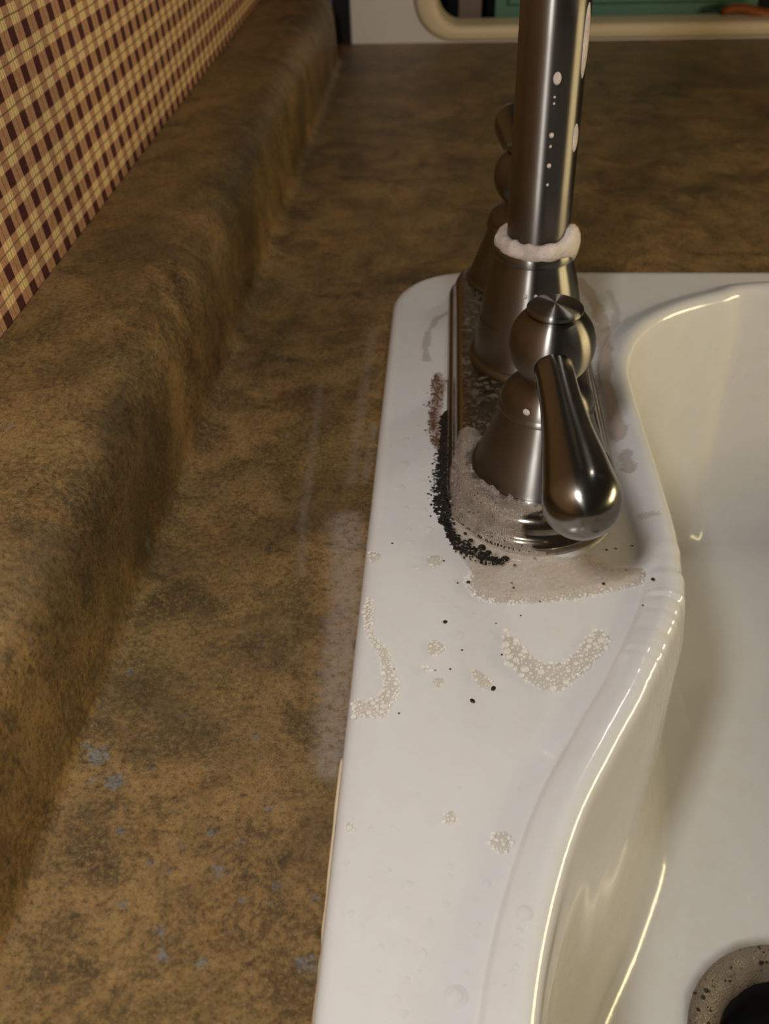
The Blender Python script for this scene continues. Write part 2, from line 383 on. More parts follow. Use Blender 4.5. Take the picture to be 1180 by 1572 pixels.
def plain(name, col, rough=0.5, metallic=0.0, spec=0.5, noise=0.08, scale=0.1):
    m, nt, b = new_mat(name); k = NB(nt); p, p2 = k.mmpos()
    n = k.noise(p, scale, 3, 0.6)
    c = Vector(col[:3])
    k.l(k.mix(n, tuple(c*(1-noise)) + (1,), tuple(c*(1+noise)) + (1,)), b.inputs['Base Color'])
    b.inputs['Roughness'].default_value = rough; b.inputs['Metallic'].default_value = metallic
    b.inputs['Specular IOR Level'].default_value = spec
    return m

def make_film(name, tint, amount, rough=0.08, gloss=0.12, cells=0.0, holes=(0.03, 0.02, 0.01), edge=False):
    """clear liquid or foam film: tinted see-through body with a glossy skin"""
    m, nt, b = new_mat(name); k = NB(nt)
    p, p2 = k.mmpos()
    out = nt.nodes['Material Output']
    tr = k.n('ShaderNodeBsdfTransparent')
    b.inputs['Roughness'].default_value = rough
    b.inputs['Base Color'].default_value = tint
    b.inputs['Specular IOR Level'].default_value = 0.5
    at = k.n('ShaderNodeAttribute', attribute_name='thickness'); thick = at.outputs['Fac']
    f = amount
    if cells:
        v = k.n('ShaderNodeTexVoronoi', feature='F1'); k.l(p, v.inputs['Vector']); v.inputs['Scale'].default_value = cells
        hole = k.smooth(v.outputs['Distance'], 0.30, 0.16)
        gate = k.smooth(k.noise(p, 0.16, 3, 0.6), 0.42, 0.60)
        hole = k.m('MULTIPLY', hole, gate)
        v2 = k.n('ShaderNodeTexVoronoi', feature='F1'); k.l(p, v2.inputs['Vector']); v2.inputs['Scale'].default_value = cells*2.6
        col = k.mix(k.m('MULTIPLY', hole, 0.92), tint, holes + (1,))
        col = k.mix(k.smooth(v2.outputs['Distance'], 0.5, 0.15, 0, 0.35), col, tuple(x*0.45 for x in tint[:3]) + (1,))
        k.l(col, b.inputs['Base Color'])
        k.bump(v2.outputs['Distance'], 0.5, 0.0006, b)
        f = k.m('MULTIPLY', k.smooth(k.noise(p, 0.09, 4, 0.65), 0.30, 0.62, 0.7, 1.0), amount)
    if edge and cells: f = k.m('MULTIPLY', f, thick)
    mx = k.n('ShaderNodeMixShader'); k.l(tr.outputs[0], mx.inputs[1]); k.l(b.outputs[0], mx.inputs[2])
    if hasattr(f, 'is_output'): k.l(f, mx.inputs[0])
    else:
        lw = k.n('ShaderNodeLayerWeight'); lw.inputs[0].default_value = 0.35
        g = k.m('ADD', k.m('MULTIPLY', lw.outputs['Facing'], 0.25), amount, clamp=True)
        k.l(k.m('MULTIPLY', g, thick) if edge else g, mx.inputs[0])
    k.l(mx.outputs[0], out.inputs['Surface'])
    return m

M_LAM = make_laminate(); M_PAPER = make_wallpaper(); M_PORC = make_porcelain()
M_NICKEL = make_nickel('brushed_nickel'); M_LEVER = make_nickel('satin_nickel', 0.22, 0.6, (0.215, 0.203, 0.185), (0.3, 0.3, 0.3), 'Y')
M_TUBE = make_nickel('brushed_nickel_tube', 0.44, 1.0, (0.22, 0.205, 0.185)); M_PLATE = make_plate_metal()
M_FOAM = make_film('dirty_foam', srgb(190, 178, 162), 0.80, 0.3, cells=0.85)
M_FOAMS = make_film('draped_foam', srgb(158, 146, 132), 0.70, 0.25, cells=0.62, edge=True)
M_PUDDLE = make_film('foamy_puddle', srgb(204, 188, 168), 0.55, 0.2, cells=1.3, holes=(0.12, 0.08, 0.06), edge=True)
M_WFOAM = make_film('white_foam', srgb(226, 212, 200), 0.97, 0.25, cells=1.4, holes=(0.45, 0.38, 0.32))
M_FILM = make_film('soap_film', srgb(206, 198, 176), 0.34, 0.06, edge=True)
M_BUBBLE = make_film('bubble_skin', srgb(252, 250, 244), 0.45, 0.05)
M_FAINT = make_film('faint_bubble', srgb(244, 242, 236), 0.10, 0.04)
M_DROP = make_film('water_drop', srgb(232, 232, 228), 0.10, 0.03)
M_SPECK = plain('black_speck', srgb(22, 16, 12), 0.5, noise=0.3, scale=1)
M_MOLD = plain('black_mold', srgb(16, 12, 9), 0.55, noise=0.5, scale=1)
M_BROWN = plain('brown_grime', srgb(92, 66, 46), 0.5, noise=0.3, scale=1)
M_CAULK = plain('yellowed_caulk', srgb(206, 188, 156), 0.35, noise=0.12, scale=0.3)
M_BLACK = plain('black_plastic', srgb(10, 9, 9), 0.4)
M_WHITE = plain('white_enamel', srgb(222, 214, 208), 0.35, noise=0.02)
M_CREAM = plain('cream_frame', srgb(224, 206, 172), 0.4, noise=0.04)
M_CAVITY = plain('dark_cavity', srgb(12, 10, 9), 0.7)
M_POST = plain('grey_post', srgb(120, 106, 98), 0.5)
M_TEAL = plain('teal_paint', srgb(92, 132, 116), 0.45, noise=0.06)
M_WOOD = plain('orange_wood', srgb(150, 82, 34), 0.5, noise=0.35, scale=0.06)
M_STEEL = make_nickel('drain_steel', 0.25, 0.3, (0.2, 0.17, 0.14))

# ------------------------------------------------------------------ outlines shared by sink and worktop
CX, CY = 152.0, 173.0            # drain centre
N = 720
ANG = np.linspace(-math.pi, math.pi, N, endpoint=False)
def by_angle(poly):
    """radius of a star-shaped outline about the drain, at every angle of ANG"""
    P = np.array(poly, float); Q = np.roll(P, -1, 0); R = []
    for a in ANG:
        d = np.array([math.cos(a), math.sin(a)]); o = np.array([CX, CY])
        e = Q - P; w = P - o
        den = d[0]*e[:, 1] - d[1]*e[:, 0]
        with np.errstate(divide='ignore', invalid='ignore'):
            t = (w[:, 0]*e[:, 1] - w[:, 1]*e[:, 0]) / den
            s = (w[:, 0]*d[1] - w[:, 1]*d[0]) / den
        ok = (t > 0) & (s >= -1e-6) & (s <= 1+1e-6) & np.isfinite(t)
        R.append(t[ok].max())
    return np.array(R)
def pts_of(R):
    return np.stack([CX + R*np.cos(ANG), CY + R*np.sin(ANG)], 1)
def rounded_rect(x0, x1, y0, y1, r, n=16):
    out = []
    for cx, cy, a0 in ((x1-r, y1-r, 0), (x0+r, y1-r, 90), (x0+r, y0+r, 180), (x1-r, y0+r, 270)):
        for k in range(n+1):
            a = math.radians(a0+90*k/n); out.append((cx+r*math.cos(a), cy+r*math.sin(a)))
    return out
BOWL = [(185, 516), (160, 508), (133, 494), (108, 469), (95, 435), (93.5, 400), (94.5, 350), (95, 300), (93, 276), (88, 253), (72, 217.5), (57, 190), (44, 165), (33.5, 136), (26.5, 106), (21, 60), (18, 0), (18, -120), (26, -200), (70, -245), (150, -258), (330, -258), (440, -240), (478, -190), (488, -60), (490, 200), (488, 400), (470, 475), (420, 508), (300, 518)]
closed = BOWL + BOWL[:1]
def catmull_closed(P, sub=16):
    out = []; n = len(P)
    for i in range(n):
        p0, p1, p2, p3 = [np.array(P[(i+k-1) % n], float) for k in range(4)]
        for k in range(sub):
            t = k/sub
            out.append(tuple(0.5*(2*p1 + (-p0+p2)*t + (2*p0-5*p1+4*p2-p3)*t*t + (-p0+3*p1-3*p2+p3)*t**3)))
    return out
RB = by_angle(catmull_closed(BOWL))
PB = pts_of(RB)
T = np.roll(PB, -1, 0) - np.roll(PB, 1, 0)
for _ in range(6): T = (np.roll(T, 1, 0) + 2*T + np.roll(T, -1, 0))/4
NIN = np.stack([-T[:, 1], T[:, 0]], 1); NIN /= np.linalg.norm(NIN, axis=1)[:, None]   # counter-clockwise outline: inward normals
def ring(P2, z):
    if np.isscalar(z): z = np.full(len(P2), z)
    return [(float(a), float(b), float(c)) for (a, b), c in zip(P2, z)]
def inset_ring(d):
    """inner rings, smoothed a little more the further they are from the rim"""
    nn = NIN.copy()
    for _ in range(int(max(0, d))*3): nn = (np.roll(nn, 1, 0) + 2*nn + np.roll(nn, -1, 0))/4
    nn /= np.linalg.norm(nn, axis=1)[:, None]
    return PB + nn*d

# ------------------------------------------------------------------ setting
XW = -193.0
wall = link('wall_left', [(XW, -700, -200), (XW, 1500, -200), (XW, 1500, 700), (XW, -700, 700), (XW-12, -700, -200), (XW-12, 1500, -200), (XW-12, 1500, 700), (XW-12, -700, 700)],
            [(0, 1, 2, 3), (7, 6, 5, 4), (0, 4, 5, 1), (3, 2, 6, 7), (0, 3, 7, 4), (1, 5, 6, 2)], M_PAPER, smooth=False, kind='structure')
wall['label'] = 'wall covered in cream and maroon plaid wallpaper above the backsplash'

top = empty('countertop', (0, 0, 0), 'mottled brown stone-look laminate countertop with a rounded backsplash ledge around the white sink', 'countertop')
hole = by_angle(rounded_rect(-20, 508, -278, 540, 40))
outer = by_angle([(-192.6, -600), (640, -600), (640, 1360), (-192.6, 1360)])
# make sure the four corners are corners
rings = []
for f in np.linspace(0, 1, 9): rings.append(ring(pts_of(hole*(1-f)+outer*f), 0.0))
under = [ring(pts_of(hole), -38.0)] + rings + [ring(pts_of(outer), -38.0)]
V, F = loft(under); F = [q[::-1] for q in F]
link('worktop', V, F, M_LAM, top, auto=40)
prof = smooth_profile([(-108, 0.03), (-112, 0.06), (-115.5, 0.3), (-118.2, 1.4), (-120.2, 3.8), (-121.2, 8), (-121.8, 20), (-122.6, 36), (-123.6, 46), (-126, 54), (-130.5, 60.5), (-138, 64.6), (-148, 66), (-165, 66), (-190, 66), (-192.6, 66), (-192.6, 66), (-192.6, 0.03)], 5)
ys = np.linspace(-600, 1088, 60)
rings = [[(x, float(y), z) for x, z in prof] for y in ys]
V, F = loft(rings, close=False); F = [q[::-1] for q in F]
np_ = len(prof); F.append(tuple(range((len(ys)-1)*np_, len(ys)*np_)))
bs = link('backsplash', V, F, M_LAM, top, auto=50)
bs['label'] = 'low coved backsplash with a wide rounded ledge'

# ------------------------------------------------------------------ sink
sink = empty('kitchen_sink', (0, 0, 0), 'white porcelain drop-in kitchen sink with a raised curved bowl rim', 'sink')
rings = []
for inset, z in [(0.6, 0.3), (0.0, 1.6), (0.2, 3.2), (1.0, 5.2), (2.4, 6.8), (4.4, 7.7), (7.0, 8.0)]:
    rings.append(ring(pts_of(by_angle(rounded_rect(-32+inset, 520-inset, -290+inset, 551-inset, 46-inset))), z))
R0 = by_angle(rounded_rect(-25, 513, -283, 544, 39)); 
beadout = inset_ring(-17)
Po = pts_of(R0)
# deck between flange and bead: match by angle about the drain
Rb = by_angle([tuple(p) for p in beadout]); Pb = pts_of(Rb)
for f in np.linspace(0, 1, 14)[1:]: rings.append(ring(Po*(1-f)+Pb*f, 8.0))
# taller, softer bead by the faucet shelf; crisp step further along
soft = np.clip((PB[:, 1]-225)/60, 0, 1)*np.clip((200-PB[:, 0])/60, 0, 1)
lump = np.array([hnoise(x*0.13, y*0.13, 3) + 0.6*hnoise(x*0.4, y*0.4, 5) for x, y in PB])
lump *= np.exp(-((PB[:, 1]-262)/34)**2)*(PB[:, 0] < 140)
bead = [(-16.0, 8.05, 8.0), (-15.2, 8.5, 8.1), (-14.6, 9.6, 8.3), (-13.6, 10.3, 8.7), (-12, 11.0, 9.4), (-10, 11.9, 10.1), (-8, 12.5, 10.7), (-6, 12.7, 11.0), (-4, 12.2, 10.9), (-2.4, 11.4, 10.2), (-1.1, 10.1, 9.0), (-0.3, 8.4, 7.2), (0.3, 5.6, 4.2), (0.9, 1.5, 0.0),
        (2.6, -14, -15), (3.2, -38, -39), (4.0, -75, -75), (5.2, -112, -112), (6.8, -136, -136), (9.2, -148, -148), (13, -157, -157), (18, -162.2, -162.2), (24, -164.5, -164.5), (32, -165, -165)]
for q, (d, z1, z2) in enumerate(bead):
    base = inset_ring(d) if d > -16.5 else beadout
    if d > 3:
        t_ = np.clip((PB[:, 1]-250)/170, 0, 1); t_ = t_*t_*(3-2*t_)*np.clip((260-PB[:, 0])/80, 0, 1)
        base = base + (inset_ring(d) - PB)*((d-3)/d*0.35*t_)[:, None]
    if d < 0:
        # blend from the matched deck ring into true offsets so the bead stays even
        base = inset_ring(d)
    z = z1*(1-soft)+z2*soft + (lump*0.5 if -13 < d < 0 else 0)
    nn = NIN*(lump[:, None]*0.7 if -4 < d < 3 else 0)
    rings.append(ring(base + nn, z))
fl = np.array(rings[-1]); rim = pts_of(np.full(N, 46.0))
for f in np.linspace(0, 1, 8)[1:]:
    P2 = fl[:, :2]*(1-f)+rim*f
    rings.append(ring(P2, -165.0 - 1.5*f))
V, F = loft(rings); F = [q[::-1] for q in F]
link('basin', V, F, M_PORC, sink)

# drain
drain = empty('sink_drain', (CX, CY, -168), 'dark round drain opening with a metal flange in the basin floor', 'drain')
V, F = lathe([(45.8, -167), (45.8, -166.2), (44, -166), (38, -167.5), (34, -171)], (CX, CY), 72)
link('flange', V, [q for q in F if len(q) == 4], M_STEEL, drain)
V, F = lathe([(34.0, -171), (31.5, -178), (31, -190), (31, -222), (0.01, -222)], (CX, CY), 72)
link('throat', V, [q for q in F if len(q) == 4], M_CAVITY, drain)
V, F = lathe([(0.01, -204), (24, -204), (26, -206), (24, -208), (0.01, -208)], (CX, CY), 40)
link('strainer_disc', V, F, M_CAVITY, drain)
# little pale scrap on the flange lip
V, F = loft([[(125, 179, -171), (129, 184, -170), (133, 183.4, -170), (130, 178, -171)], [(125, 179, -168.5), (129, 184, -168), (133, 183.4, -168), (130, 178, -168.6)]], True, True, True)
tag(link('food_scrap', V, F, M_CAULK, origin=(129, 181, -171), smooth=False), 'small pale scrap caught on the drain lip', 'scrap')
# foam collar round the drain: thin, fading out over the porcelain
rings = []; TH = []
NA = 160
for r, z, t_ in [(32.5, -173, 0.9), (33.5, -170.6, 1), (36, -167.6, 1), (39, -165.6, 1), (41.5, -164.4, 1), (44, -164.0, 0.85), (46.5, -164.2, 0.45), (49.5, -164.6, 0.0)]:
    rings.append([(CX+(r+hnoise(i*0.25, r*0.2, 1)*0.9)*math.cos(2*math.pi*i/NA), CY+(r+hnoise(i*0.25, r*0.2, 1)*0.9)*math.sin(2*math.pi*i/NA), z+0.25*hnoise(i*0.5, r*0.3, 2)) for i in range(NA)]); TH += [t_]*NA
V, F = loft(rings)
df = link('foam_ring', V, F, make_film('drain_foam', srgb(128, 116, 100), 0.9, 0.3, cells=0.42, edge=True), origin=(CX, CY, -166)); paint(df, 'thickness', TH)
tag(df, 'grey ring of dirty foam around the drain opening', 'foam')
parts = []
for q in range(190):
    a = rng.uniform(0, 2*math.pi); rr_ = rng.uniform(37, 46); r = rng.choice([0.3, 0.4, 0.5, 0.7, 1.1])
    parts.append(dome((CX+rr_*math.cos(a), CY+rr_*math.sin(a), -164.7 if rr_ > 40 else -165.8-(40-rr_)*0.4), r, r*0.8, 9, 3))
V, F = join(parts); link('bubbles', V, F, make_film('drain_bubble', srgb(40, 32, 25), 0.7, 0.08), df, kind='stuff')

# ------------------------------------------------------------------ faucet
AX = 40.3; AY = 326.0; SY = 418.0; FY = 508.0
fau = empty('kitchen_faucet', (AX, SY, 8), 'brushed nickel two-handle kitchen faucet on a long deck plate', 'faucet')
def plate_ring(half, z, cx=37.4, y0=325.0, y1=506.0, n=40):
    out = []
    for k in range(n+1):
        a = math.pi + math.pi*k/n; out.append((cx+half*math.cos(a), y0+half*math.sin(a)*1.12, z))
    for k in range(n+1):
        a = math.pi*k/n; out.append((cx+half*math.cos(a), y1+half*math.sin(a)*1.0, z))
    return out
pp = [(35.6, 8.0), (36.6, 8.6), (36.9, 10.0), (36.6, 12.0), (35.8, 13.6), (34.9, 14.3), (34.1, 15.0), (33.6, 16.4), (33.1, 18.4), (32.3, 20.4), (31.0, 21.9), (29.4, 22.8), (20, 23.0), (8, 23.2), (1, 23.2)]
V, F = loft([plate_ring(h, z) for h, z in pp], True, False, True)
link('deck_plate', V, F, M_PLATE, fau)

def escutcheon(name, cx, cy, prof, mat=M_NICKEL, parent=fau):
    V, F = lathe(smooth_profile(prof, 5), (cx, cy)); return link(name, V, F, mat, parent, auto=50)
bell = [(29.6, 22.6), (29.8, 23.8), (29.0, 25.0), (28.0, 25.4), (28.0, 25.4), (27.6, 26.4), (26.4, 30), (23.8, 37), (21.0, 44.0), (18.8, 50.6), (18.0, 52.8), (18.0, 52.8), (19.0, 53.4), (19.2, 54.6), (18.6, 55.8), (18.6, 55.8), (18.2, 58.2), (16.4, 61.6), (13.4, 64.2), (10.4, 66.0), (9.2, 67.0), (9.0, 69.0), (0.01, 69.0)]
def handle(ay, sgn, tip_z, tip_x):
    escutcheon('escutcheon', AX, ay, bell)
    zc = 81.0; rb = 16.6
    ballp = [(8.4, zc-15.2)] + [(rb*math.sin(math.radians(a)), zc - rb*math.cos(math.radians(a))*1.0) for a in range(32, 141, 6)]
    V, F = lathe(ballp + [(9.6, zc+12.9), (0.01, zc+12.9)], (AX, ay))
    h = link('handle', V, F, M_NICKEL, fau)
    capp = [(9.3, zc+12.2), (9.3, zc+13.3), (10.2, zc+13.4), (10.7, zc+13.9), (10.6, zc+14.9), (10.6, zc+14.9), (10.0, zc+15.5), (10.0, zc+15.5), (9.0, zc+15.9), (5, zc+16.5), (0.01, zc+16.8)]
    V, F = lathe(smooth_profile(capp, 4), (AX, ay), 72); link('cap', V, F, M_NICKEL, h)
    p0 = Vector((AX-0.6, ay+sgn*9, zc-2.0)); p1 = Vector((tip_x, ay+sgn*90, tip_z))
    path, rad = [], []
    rp = smooth_profile([(0, 7.5), (0.15, 7.3), (0.32, 7.8), (0.5, 9.2), (0.68, 11.4), (0.82, 12.9)], 6)
    L = (p1-p0).length
    for t, r in rp: path.append(p0.lerp(p1, t)); rad.append(r)
    c = p0.lerp(p1, 0.86); R = 13.2
    for a in range(-8, 91, 6):
        s_ = math.sin(math.radians(a)); path.append(c + (p1-p0).normalized()*(s_*R*1.05)); rad.append(max(0.05, R*math.cos(math.radians(a))))
    V, F = sweep(path, rad, 48); link('lever', V, F, M_LEVER, h)
    return h
handle(AY-0.5, -1, 64.6, 45.8)
handle(FY, +1, 84.0, 39.5)

spp = [(28.6, 22.8), (28.9, 24.4), (28.0, 26.2), (26.4, 27.0), (26.4, 27.0), (26.0, 29.5), (25.6, 38), (24.4, 46), (24.4, 46), (24.1, 46.6), (22.6, 56), (20.4, 66), (18.2, 73.5), (17.6, 76), (17.6, 76), (18.6, 77.0), (19.0, 79.0), (18.4, 81.0), (17.0, 81.8), (14.3, 82.0)]
escutcheon('spout_base', AX-0.4, SY, spp)
TX = 40.8
V, F = sweep([(TX, SY, z) for z in (80, 110, 140, 170, 196)], [14.1]*5, 72)
spout = link('spout', V, F, M_TUBE, fau)
path = [(TX, SY, z) for z in (196, 230, 262)]
for a in range(10, 181, 10):
    r = math.radians(a); path.append((TX+118*(1-math.cos(r)), SY - 4*(1-math.cos(r)), 262+118*math.sin(r)))
path += [(TX+236, SY-8, 240), (TX+236, SY-8, 222)]
V, F = sweep(path, [14.1]*(len(path)), 48)
link('gooseneck', V, F, M_LEVER, spout)
V, F = lathe([(14.3, 224), (15.2, 222), (15.2, 206), (14.2, 204), (10, 204), (10, 210), (0.01, 210)], (TX+236, SY-8), 48); link('aerator', V, F, M_NICKEL, spout)

# ------------------------------------------------------------------ foam and suds
def ring_foam():
    NA, NB_ = 96, 14; rings = []
    for i in range(NA):
        a = 2*math.pi*i/NA
        w = 1 + 0.10*hnoise(i*0.25, 0, 3) + 0.04*hnoise(i*0.9, 1, 4)
        right_lobe = math.exp(-((a-math.radians(338))/0.35)**2) + math.exp(-((a-math.radians(-22))/0.35)**2)
        rr = 3.7*w + 0.3*right_lobe; rc = 15.6 - 0.2*right_lobe; zc = 83.0 + 0.5*hnoise(i*0.3, 2, 5)
        rings.append([(40.6+(rc+rr*math.cos(b))*math.cos(a), SY+(rc+rr*math.cos(b))*math.sin(a), zc + (rr*(1.0+0.9*right_lobe)+0.6)*math.sin(b) + 1.2*right_lobe) for b in [2*math.pi*k/NB_ for k in range(NB_)]])
    rings.append(rings[0]); V, F = loft(rings); return V, F
V, F = ring_foam()
tag(link('soap_foam', V, F, M_WFOAM, origin=(42, SY, 82)), 'thick white soap foam ring around the foot of the spout tube', 'foam')

def blob(cx, cy, cz, nrm, r, ratio, name, label, group=None):
    """flattened suds dab stuck on the tube, long axis vertical"""
    V, F = [], []
    n = Vector(nrm).normalized(); u = Vector((0, 0, 1)); s = n.cross(u).normalized()
    v0, f0 = dome((0, 0, 0), 1, 0.45, 14, 5)
    V = [tuple(Vector((cx, cy, cz)) + s*(x*r) + u*(y*r*ratio) + n*(z*r)) for x, y, z in v0]
    o = link(name, V, f0, M_WFOAM, origin=(cx, cy, cz)); tag(o, label, 'foam', group); return o
def on_tube(deg, z, r, ratio, label, group=None):
    a = math.radians(deg); blob(TX+14.0*math.cos(a), SY+14.0*math.sin(a), z, (math.cos(a), math.sin(a), 0), r, ratio, 'foam_dab', label, group)
on_tube(-84, 156, 1.7, 1.5, 'topmost oval foam dab on the front of the spout tube, beside the white glint')
on_tube(-35, 131, 2.0, 3.0, 'long narrow foam dab on the right flank of the spout tube, the lower one')
on_tube(-31, 168, 2.2, 6.5, 'tall foam smear on the right flank of the spout tube, near the photo top')
for z, r in ((149, 0.5), (146.5, 0.5), (134, 1.0), (129.5, 0.6), (121.5, 0.9), (113.5, 0.6)):
    on_tube(-86, z, r, 1.15, 'tiny white foam dot on the spout tube front, %s of six' % {149: 'topmost', 146.5: 'second from top', 134: 'third from top', 129.5: 'fourth from top', 121.5: 'fifth from top', 113.5: 'lowest'}[z], 'tiny foam dots on the spout tube')

blob(AX-9.2, AY-16.4, 59.6, (-0.45, -0.8, 0.35), 1.5, 1.0, 'foam_dab', 'small round white foam fleck on the dome under the near handle ball')
blob(AX-5.0, SY-20.6, 65.0, (-0.2, -0.93, 0.3), 0.9, 1.5, 'foam_dab', 'left of two small suds flecks on the front of the spout base cone')
blob(AX-0.4, SY-20.9, 65.0, (0, -0.95, 0.3), 0.8, 1.3, 'foam_dab', 'right of two small suds flecks on the front of the spout base cone')
# draped dirty foam over the near end of the plate
PL0 = [(x, y) for x, y, z in plate_ring(36.9, 0)]
PZ = [(0, 10.5), (0.3, 12.0), (1.1, 13.6), (2.0, 14.3), (2.8, 15.0), (3.3, 16.4), (3.8, 18.4), (4.6, 20.4), (5.9, 21.9), (7.5, 22.8), (12, 23.1)]
def surface_z(x, y):
    d = seg_dist((x, y), PL0, True)
    if inside((x, y), PL0): h = float(np.interp(d, [q[0] for q in PZ], [q[1] for q in PZ]))
    else: h = 8.0 + 3.4*math.exp(-(d/1.8)**1.5)
    e = math.hypot(x-AX, y-AY)
    if e < 30: h = max(h, 24.8 + (0 if e > 27 else (27-e)*1.2))
    return h
def foam_depth(x, y):
    if not inside((x, y), FOAM_OUTLINE): return -1
    d = seg_dist((x, y), FOAM_OUTLINE, True)
    hole1 = math.hypot((x-44)/12.0, (y-289)/5.6)               # bare metal end of the plate
    hole2 = math.hypot((x-21)/7.5, (y-305)/13)*1.0               # bare strip of plate beside the bell
    w = 0.22*hnoise(x*0.25, y*0.25, 9)
    soft_ = min(9.0, (hole1 + 0.4*w - 1)*4.0)
    if soft_ < -0.2: return -1
    if math.hypot(x-AX, y-AY) < 26.0: return -1
    if math.hypot(x-AX, y-AY) < 30 + 1.5*hnoise(x*.3, y*.3, 4): return -0.1 + 0.3*(math.hypot(x-AX, y-AY)-26)/4
    return min(1.8, d*0.42, soft_) + 0.25*hnoise(x*0.7, y*0.7, 2)
st = 0.6; xs = np.arange(-2, 98, st); yv = np.arange(250, 352, st)
suds = empty('soap_suds', (40, 280, 8), 'dirty grey foam puddle spread over the near end of the faucet plate and sink deck', 'foam')
def sheet(name, keep, mat):
    idx = {}; V = []; F = []; T_ = []
    for i, x in enumerate(xs):
        for j, y in enumerate(yv):
            x = float(x); y = float(y)
            if not keep(x, y): continue
            fd = foam_depth(x, y)
            if fd > -0.5:
                z = surface_z(x, y)
                idx[(i, j)] = len(V); V.append((x, y, z + 0.12 + max(0.12, fd))); T_.append(min(1.0, max(0.0, (fd+0.15)/0.8)))
    for (i, j) in list(idx):
        q = [idx.get(k) for k in ((i, j), (i+1, j), (i+1, j+1), (i, j+1))]
        if None not in q: F.append(tuple(q))
    o = link(name, V, F, mat, suds); paint(o, 'thickness', T_); return o
sheet('foam_sheet', lambda x, y: surface_z(x, y) > 9.6, M_FOAMS)
sheet('puddle', lambda x, y: surface_z(x, y) <= 10.4, M_PUDDLE)
parts = []; tries = 0; dark = []
while len(parts) < 620 and tries < 9000:
    tries += 1
    x = rng.uniform(0, 90); y = rng.uniform(253, 345)
    if foam_depth(x, y) < 0.15: continue
    r = rng.choice([0.35, 0.45, 0.55, 0.7]) * (1.0 if y > 275 else 0.8)
    parts.append(dome((x, y, surface_z(x, y)+foam_depth(x, y)-0.1), r, r*0.8, 7, 2))
V, F = join(parts); link('bubbles', V, F, M_DROP, suds, kind='stuff')
parts = []
edge_ = FOAM_OUTLINE[4:17]
for q in range(420):
    k = rng.randrange(len(edge_)-1); t = rng.random(); a_, b_ = edge_[k], edge_[k+1]
    x = a_[0]+t*(b_[0]-a_[0])+rng.gauss(0, 1.1); y = a_[1]+t*(b_[1]-a_[1])+abs(rng.gauss(0.3, 1.3))
    if y > 276: continue
    r = rng.choice([0.2, 0.25, 0.3, 0.45, 0.6]); parts.append(dome((x, y, surface_z(x, y)+max(0, foam_depth(x, y))), r, r*0.8, 8, 3))
V, F = join(parts); link('edge_bubbles', V, F, M_BUBBLE, suds, kind='stuff')
parts = []
for x, y, r in [(11, 291, 1.5), (15.5, 287, 1.9), (18, 284, 1.6), (24.5, 280.5, 1.9), (13, 286, 1.1), (21, 283, 0.9), (9, 295, 1.0), (28, 277, 0.8), (36, 281, 0.7)]:
    parts.append(dome((x, y, surface_z(x, y)+1.4), r, r*0.7, 12, 4))
V, F = join(parts); bb = link('dark_bubbles', V, F, make_film('dark_bubble', srgb(30, 24, 18), 0.85, 0.06), suds, kind='stuff'); bb['label'] = 'larger dark see-through bubbles'

# bubble patches lying on the deck
def patch_mesh(poly, z, h=0.55, st=0.9, seed=0):
    xs = [p[0] for p in poly]; ysv = [p[1] for p in poly]
    gx = np.arange(min(xs)-1, max(xs)+1, st); gy = np.arange(min(ysv)-1, max(ysv)+1, st)
    idx = {}; V = []; F = []; T_ = []
    for i, x in enumerate(gx):
        for j, y in enumerate(gy):
            x = float(x); y = float(y)
            if inside((x, y), poly):
                d = seg_dist((x, y), poly, True)
                idx[(i, j)] = len(V); V.append((x, y, z + 0.08 + h*min(1, d/1.6))); T_.append(min(1.0, d/0.8))
    for (i, j) in list(idx):
        q = [idx.get(k) for k in ((i, j), (i+1, j), (i+1, j+1), (i, j+1))]
        if None not in q: F.append(tuple(q))
    return V, F, T_
def bubbles_in(poly, z, count, rmin, rmax, seed):
    rr = random.Random(seed); xs = [p[0] for p in poly]; ysv = [p[1] for p in poly]; placed = []
    for t in range(count*30):
        if len(placed) >= count: break
        x = rr.uniform(min(xs), max(xs)); y = rr.uniform(min(ysv), max(ysv)); r = rmin + (rmax-rmin)*rr.random()**2.2
        if not inside((x, y), poly): continue
        if any((x-a)**2+(y-b)**2 < (0.85*(r+c))**2 for a, b, c in placed): continue
        placed.append((x, y, r))
    return join([dome((x, y, z+0.35), r, r*0.85, 10, 4) for x, y, r in placed])
def patch(poly, base, label, count, rmin=0.45, rmax=1.5, seed=0, z=8.0, group=None):
    o = empty('bubble_patch', base, label, 'bubbles', group)
    V, F, T_ = patch_mesh(poly, z, st=0.6 if count > 60 else 0.35); paint(link('water_film', V, F, M_FILM, o), 'thickness', T_)
    V, F = bubbles_in(poly, z, count, rmin, rmax, seed); link('bubbles', V, F, M_BUBBLE, o, kind='stuff')
patch(PATCH_U, (40, 225, 8), 'large U-shaped patch of soap bubbles on the sink deck in front of the faucet', 190, 0.45, 1.7, 1)
patch(PATCH_EDGE, (-22, 225, 8), 'long hooked patch of soap bubbles along the left edge of the sink', 230, 0.35, 1.15, 2)
LAB = ['round bubble cluster nearest the faucet plate, on the left part of the deck', 'oval bubble cluster at the left sink edge, above the long hooked patch',
       'round bubble cluster between the hooked patch and the U-shaped patch', 'slanted oval bubble cluster with a black crumb at its lower end',
       'small round bubble cluster above the row of water drops, left of the bigger one', 'larger oval bubble cluster by the bowl rim below the U-shaped patch',
       'small bubble cluster just below the round one beside the hooked patch', 'faint tiny bubble cluster left of the small one beside the hooked patch',
       'single big flat ring bubble at the bottom of the photo', 'tiny bubble cluster at the left sink edge below the hooked patch']
